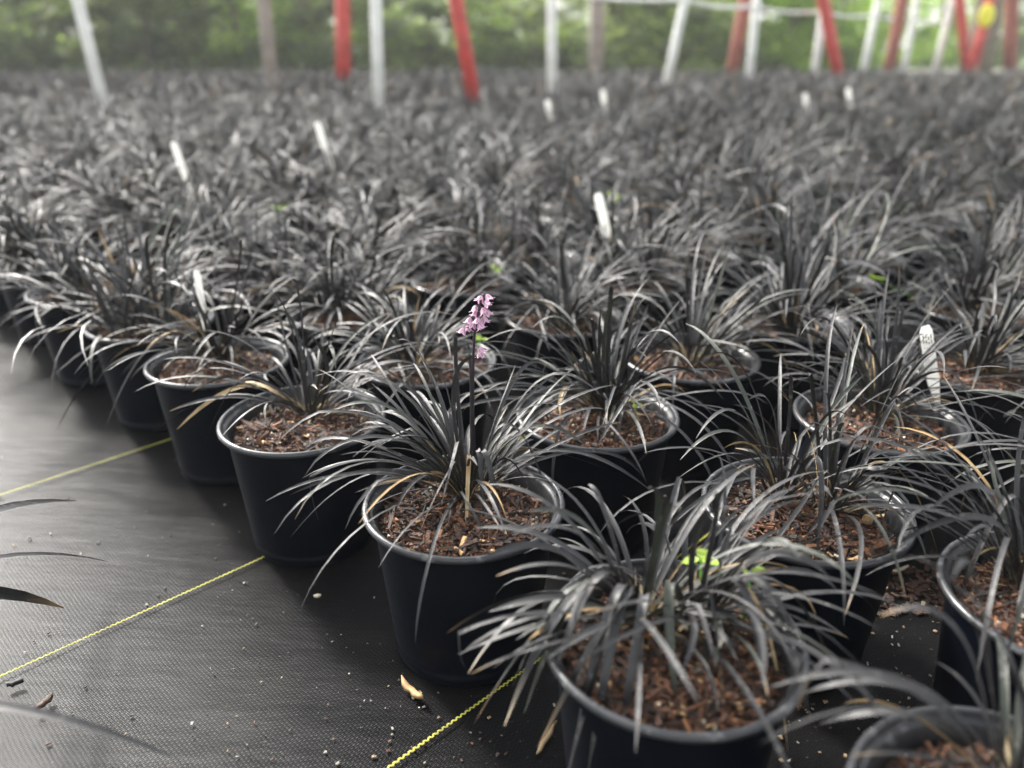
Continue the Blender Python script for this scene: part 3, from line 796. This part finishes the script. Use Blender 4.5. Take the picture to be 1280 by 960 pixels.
# ------------------------------------------------------------------ debris
def scrap(name, u, v, L, wd, th, rz, col, label, mat, bend=0.0, z=0.004):
    p = at_h(u, v, 0.003); mb = MB(); rnd = random.Random(int(u)); n = 7; vs, fs, cs = [], [], []
    for i in range(n):
        s = i / (n - 1) - .5; ww = wd * (1 - (2 * abs(s)) ** 3 * .75) * rnd.uniform(.75, 1.15); zz = bend * s * s + rnd.uniform(0, th * .4)
        yy = rnd.uniform(-.15, .15) * wd
        k = rnd.uniform(.7, 1.2); c = tuple(x * k for x in col)
        vs += [(s * L, yy - ww / 2, zz), (s * L, yy + ww / 2, zz + th * .2), (s * L, yy + ww * .3, zz + th), (s * L, yy - ww * .35, zz + th * .9)]; cs += [c] * 4
    for i in range(n - 1):
        for k in range(4): a = i * 4; fs.append((a + k, a + (k + 1) % 4, a + 4 + (k + 1) % 4, a + 4 + k))
    fs += [(3, 2, 1, 0), ((n - 1) * 4, (n - 1) * 4 + 1, (n - 1) * 4 + 2, (n - 1) * 4 + 3)]
    mb.add(vs, fs, cs); o = obj(name, mb.mesh(name, mat), None, (p.x, p.y, z)); o.rotation_euler.z = rz
    tag(o, label, 'debris'); return o
scrap('bark_chip', 56, 881, 0.016, 0.006, 0.003, R(75), (0.07, 0.035, 0.02), 'dark brown bark chip on bare fabric near the lower left corner', M_SOIL)
scrap('bark_chip', 20, 857, 0.012, 0.005, 0.003, R(30), (0.012, 0.011, 0.012), 'short black chip on the yellow stitch line near the left border', M_SOIL)
scrap('leaf_scrap', 515, 866, 0.030, 0.006, 0.003, R(-48), (0.42, 0.27, 0.12), 'curled tan dead leaf on fabric before the flowering pot', M_DRY, 0.01)
scrap('leaf_scrap', 1124, 714, 0.022, 0.005, 0.002, R(20), (0.5, 0.42, 0.3), 'pale dead leaf on spilled bark between the right pots', M_DRY, 0.006)
scrap('leaf_scrap', 683, 925, 0.035, 0.004, 0.002, R(62), (0.40, 0.30, 0.17), 'thin straw stalk on fabric left of the spreading low plant', M_DRY, 0.004)
scrap('twig', 735, 617, 0.02, 0.003, 0.002, R(30), (0.3, 0.2, 0.1), 'short brown twig between the flowering pot and its right neighbour', M_DRY)
scrap('leaf_scrap', 397, 747, 0.007, 0.005, 0.002, R(10), (0.55, 0.47, 0.36), 'tiny cream scrap before the sparse plant pot', M_DRY)
mb = MB(); rnd = random.Random(12)
def pots_clear(x, y, r=0.067):
    return all((x - q.location.x) ** 2 + (y - q.location.y) ** 2 > r * r for q in roots.values() if abs(q.location.x - x) < .1)
def crumbs(u0, u1, v0, v1, n, smin, smax, cols, wts):
    for _ in range(n):
        p = at_h(rnd.uniform(u0, u1), rnd.uniform(v0, v1), 0.0)
        if not pots_clear(p.x, p.y): continue
        L = rnd.uniform(smin, smax); c = rnd.choices(cols, wts)[0]; k = rnd.uniform(.7, 1.2)
        rot = Matrix.Rotation(rnd.uniform(0, 6.3), 3, 'Z') @ Matrix.Rotation(rnd.gauss(0, .2), 3, 'Y')
        mb.box((p.x, p.y, 0.0015 + L * .3), (L, L * rnd.uniform(.4, .9), L * .35), rot, tuple(x * k for x in c), taper=rnd.uniform(.5, 1))
PALE = [(0.34, 0.31, 0.26), (0.30, 0.21, 0.12), (0.10, 0.05, 0.03), (0.03, 0.02, 0.015)]
crumbs(250, 700, 720, 960, 110, .0003, .0010, PALE, (5, 3, 3, 3))
crumbs(380, 640, 850, 960, 30, .0006, .0019, PALE, (5, 3, 3, 2))
crumbs(0, 330, 560, 960, 60, .0005, .0016, PALE, (2, 1, 3, 6))
crumbs(960, 1200, 700, 960, 190, .0006, .0018, PALE, (4, 3, 4, 4))
crumbs(1080, 1230, 690, 770, 560, .0008, .0036, [(0.06, 0.026, 0.012), (0.028, 0.013, 0.008), (0.12, 0.055, 0.026), (0.4, 0.33, 0.2)], (6, 6, 3, .6))
crumbs(600, 1000, 560, 760, 120, .0008, .002, PALE, (1, 2, 5, 5))
o = obj('soil_crumbs', mb.mesh('soil_crumbs', M_SOIL, smooth=False))
tag(o, 'pale specks and bark crumbs scattered on the black woven fabric', 'debris', kind='stuff')

# ------------------------------------------------------------------ posts, rail, marker
def post(u0, v0, u1, v1, y, r, mat, name, label, group, top=1.9, foot=None):
    a, b = at_y(u0, v0, y), at_y(u1, v1, y); d = (b - a) / (b.z - a.z)
    p0 = a - d * a.z; p1 = a + d * (top - a.z)
    root = empty(name, p0)
    q = p1 - p0; mb = MB()
    mb.tube([Vector((0, 0, -.02)), q * .3, q * .6, q * .985, q], [r * 1.02, r, r, r * .97, r * .8], (1, 1, 1), 16)
    obj('pole', mb.mesh('pole', mat), root)
    cb = MB(); cb.tube([q, q * 1.004, q * 1.012], [r * 1.25, r * 1.25, r * .9], (1, 1, 1), 16); obj('cap', cb.mesh('cap', mat), root)
    if foot:
        fb = MB(); fb.tube([q * 0.0 + Vector((0, 0, .0)), q * .148], r * 1.1, (1, 1, 1), 16); obj('foot_sleeve', fb.mesh('foot_sleeve', foot), root)
    tag(root, label, 'post', group); return root, p0, q
WL = ['white post at the left end of the row, leaning outwards', 'white post second from the left, between two red posts', 'white post above the centre of the bed, third from the left', 'white post fourth from the left where the rail begins',
      'white post close beside a rusty post, fifth from the left', 'white post touching the lower end of a slanting red post', 'white post sixth along the rail, thin and blurred', 'white post second from the right end of the white row', 'white post at the right end of the white row']
wp = []
for k, (u0, v0, u1, y) in enumerate(((126, 117, 97, 4.3), (473, 120, 470, 4.4), (690, 100, 690, 5.5), (835, 95, 856, 6.6), (937, 92, 946, 7.7), (1018, 92, 1031, 8.8), (1080, 85, 1098, 9.9), (1131, 82, 1146, 11.0), (1171, 80, 1190, 12.0))):
    wp.append(post(u0, v0, u1, 0, y, 0.027 + 0.002 * k, M_WHITE, 'white_post', WL[k], 'white posts along the bed'))
REDS = [(429, 80, 428, 7.6, .065, M_RED, 'upright red post left of the second white post'), (590, 108, 570, 4.9, .040, M_RED, 'slanting red post left of centre, standing nearer than the other red ones'), (917, 80, 932, 9.2, .07, M_RUST, 'rusty red post beside the fifth white post'),
        (1048, 92, 1029, 8.4, .055, M_RED, 'bright red post slanting across a white post'), (1113, 80, 1128, 10.4, .07, M_RUST, 'rusty brown post right of the slanting bright red one'),
        (1208, 82, 1200, 11.6, .06, M_RED, 'red post with a slight lean left of the yellow marker'), (1216, 84, 1238, 11.0, .06, M_RED, 'red post carrying the yellow marker'), (1263, 82, 1265, 11.4, .08, M_RUST, 'thick faded red post nearest the right border')]
for (u0, v0, u1, y, r, m, lb) in REDS:
    root, p0, q = post(u0, v0, u1, 0, y, r, m, 'red_post', lb, 'red posts beyond the bed', foot=None)
post(338, 88, 330, 0, 7.2, .055, M_WOOD, 'wooden_post', 'grey wooden post between the first white post and the first red one', 'wooden posts beyond the bed')
post(745, 78, 747, 0, 10.0, .085, M_WOOD, 'wooden_post', 'brown wooden post right of the central white post', 'wooden posts beyond the bed')
mb = MB()
pts = []
for k, (root, p0, q) in enumerate(wp):
    t = 0.80 / q.z; pts.append(p0 + q * t + Vector((-0.04, -0.05, 0)))
fine = []
for a, b in zip(pts[:-1], pts[1:]):
    for s in range(6): fine.append(a.lerp(b, s / 6) - Vector((0, 0, 0.03 * math.sin(math.pi * s / 6))))
fine.append(pts[-1])
mb.tube(fine, 0.014, (1, 1, 1), 8)
o = obj('rail', mb.mesh('rail', M_WHITE)); tag(o, 'pale rail running from post to post along the white row', 'rail')
p = at_y(1233, 20, 10.8); mb = MB()
v, f = lathe([(0.0, -.02), (.07, -.02), (.095, -.012), (.10, 0), (.095, .012), (.07, .02), (0.0, .02)], 24)
mb.add([(a, c, b * 1.35) for a, b, c in v], f, (1, 1, 1)); o = obj('marker_disc', mb.mesh('marker_disc', M_YMARK), None, p)
tag(o, 'bright yellow disc fixed to a red post at the far right', 'marker')

# ------------------------------------------------------------------ trees behind the bed
def crown_mesh(seed, W, D, H, n, cols, leaf=0.07, lo=0.0):
    rnd = random.Random(seed); mb = MB()
    clumps = [(Vector((rnd.gauss(0, W * .36), rnd.gauss(0, D * .36), lo + (H - lo) * rnd.random() ** 1.5)), rnd.uniform(.16, .42), rnd.uniform(.55, 1.5), rnd.choice(cols)) for _ in range(52)]
    for _ in range(n):
        c, r, k, col = rnd.choice(clumps)
        d = Vector((rnd.gauss(0, 1), rnd.gauss(0, 1), rnd.gauss(0, .8))) * r * .6; p = c + d
        if p.z < 0.02: p.z = rnd.uniform(.02, .3)
        a = Vector((rnd.gauss(0, 1), rnd.gauss(0, 1), rnd.gauss(0, .6))).normalized(); b = a.cross(Vector((rnd.gauss(0, 1), rnd.gauss(0, 1), 1))).normalized()
        s = leaf * rnd.uniform(.6, 1.5); kk = k * rnd.uniform(.8, 1.2)
        mb.add([p - a * s, p - b * s * .42, p + a * s, p + b * s * .42], [(0, 1, 2, 3)], tuple(x * kk for x in col))
    return mb.mesh('crown', M_TREE, smooth=False)
def trunk_mesh(seed, H):
    rnd = random.Random(seed); mb = MB(); p = Vector((0, 0, -.05)); pts = [p.copy()]; rads = [.085]
    for k in range(6):
        p = p + Vector((rnd.gauss(0, .05), rnd.gauss(0, .05), H / 6)); pts.append(p.copy()); rads.append(.075 * (1 - k / 7))
    mb.tube(pts, rads, (1, 1, 1), 9)
    for k in range(7):
        b = pts[rnd.randint(2, 5)]; a = rnd.uniform(0, 6.3); L = rnd.uniform(.5, 1.0)
        mb.tube([b, b + Vector((math.cos(a) * L * .5, math.sin(a) * L * .5, L * .35)), b + Vector((math.cos(a) * L, math.sin(a) * L, L * .8))], [.03, .02, .008], (1, 1, 1), 6)
    return mb.mesh('trunk', M_BARK)
GRN = [(0.14, 0.17, 0.08), (0.175, 0.22, 0.09), (0.21, 0.27, 0.085), (0.12, 0.15, 0.085)]
LIME = [(0.22, 0.32, 0.05), (0.26, 0.36, 0.06), (0.16, 0.23, 0.05)]
CR = [crown_mesh(1, 2.0, 1.6, 3.4, 7000, GRN), crown_mesh(2, 2.2, 1.6, 3.0, 7000, GRN), crown_mesh(3, 2.0, 1.8, 3.6, 6500, GRN, lo=.15), crown_mesh(4, 2.2, 1.8, 3.2, 6500, LIME, lo=.1)]
TR = [trunk_mesh(s, 2.8) for s in range(4)]
TREES = [(-9.0, 15.9, 2), (-7.9, 15.5, 0), (-3.8, 15.7, 0), (-5.1, 15.6, 1), (-4.9, 13.9, 2), (5.6, 17.4, 3), (4.3, 17.0, 3), (-9.6, 14.6, 0), (-8.2, 13.7, 2), (-7.0, 14.4, 1), (-5.7, 13.6, 0), (-4.4, 14.2, 3), (-3.2, 13.6, 1), (-2.0, 14.1, 2), (-0.8, 13.6, 0), (0.4, 14.2, 1), (1.5, 13.8, 2), (2.7, 14.4, 1), (3.7, 15.0, 3), (5.0, 15.6, 3), (6.2, 16.4, 3), (7.4, 22.6, 1), (9.2, 23.2, 3), (11.0, 22.8, 3), (13.2, 23.5, 0), (15.5, 23.0, 3), (17.6, 23.6, 3), (-11.2, 15.2, 1),
         (-12, 18.2, 3), (-10, 17.6, 0), (-8.1, 18, 3), (-6.1, 17.5, 1), (-4.2, 18.1, 3), (-2.2, 17.7, 0), (-0.3, 18.2, 3), (1.7, 17.8, 1), (3.6, 18.3, 3), (5.6, 18.9, 3),
         (-15.5, 22, 0), (-13.2, 21.4, 2), (-11, 21.9, 3), (-8.9, 21.5, 1), (-6.9, 22, 3), (-4.8, 21.6, 0), (-2.8, 22, 2), (-0.8, 21.5, 3), (1.2, 22, 0), (3.2, 21.6, 3), (5.2, 22.2, 2)]
rt = random.Random(9)
for k, (x, y, kk) in enumerate(TREES):
    root = empty('tree', (x, y, -0.02), rt.uniform(0, 6.28)); s = rt.uniform(.85, 1.2); root.scale = (s, s, s * (0.62 if y < 17 else 0.55 if y < 22.4 and x < 6 else 0.9))
    obj('crown', CR[kk], root); obj('trunk', TR[kk], root)
    far = y > 20
    tag(root, ('pale leafy tree seen past the red posts beyond the open lawn' if far else 'lime green leafy tree in the blurred belt behind the rail' if kk == 3 and x > 0 else 'blurred green leafy tree in the dense belt behind the bed'), 'tree', 'trees behind the bed')
# bare brown tree right of the belt
root = empty('tree', at_y(1222, 70, 14.0).xy.to_3d()); mb = MB()
mb.tube([(0, 0, -.05), (.03, 0, .8), (-.02, .03, 1.8), (.05, 0, 3.0)], [.26, .22, .19, .14], (1, 1, 1), 14); obj('trunk', mb.mesh('trunk', M_BARK), root)
o = obj('crown', CR[0], root, (0, 0, 1.6))
tag(root, 'tree with a thick dark trunk behind the red posts at the right', 'tree', 'trees behind the bed')


# ------------------------------------------------------------------ damp air
mb = MB(); mb.box((0, 25, 2.0), (114, 120, 3.1), Matrix.Identity(3), (1, 1, 1))
m = bpy.data.materials.new('damp_air'); m.use_nodes = True; t = m.node_tree; t.nodes.clear()
vo = t.nodes.new('ShaderNodeVolumePrincipled'); vo.inputs['Color'].default_value = (0.88, 0.9, 0.88, 1); vo.inputs['Density'].default_value = 0.004
om = t.nodes.new('ShaderNodeOutputMaterial'); t.links.new(vo.outputs[0], om.inputs['Volume'])
hz = obj('haze', mb.mesh('haze', m, smooth=False)); tag(hz, kind='stuff', label='thin pale haze in the air over the bed', cat='haze')
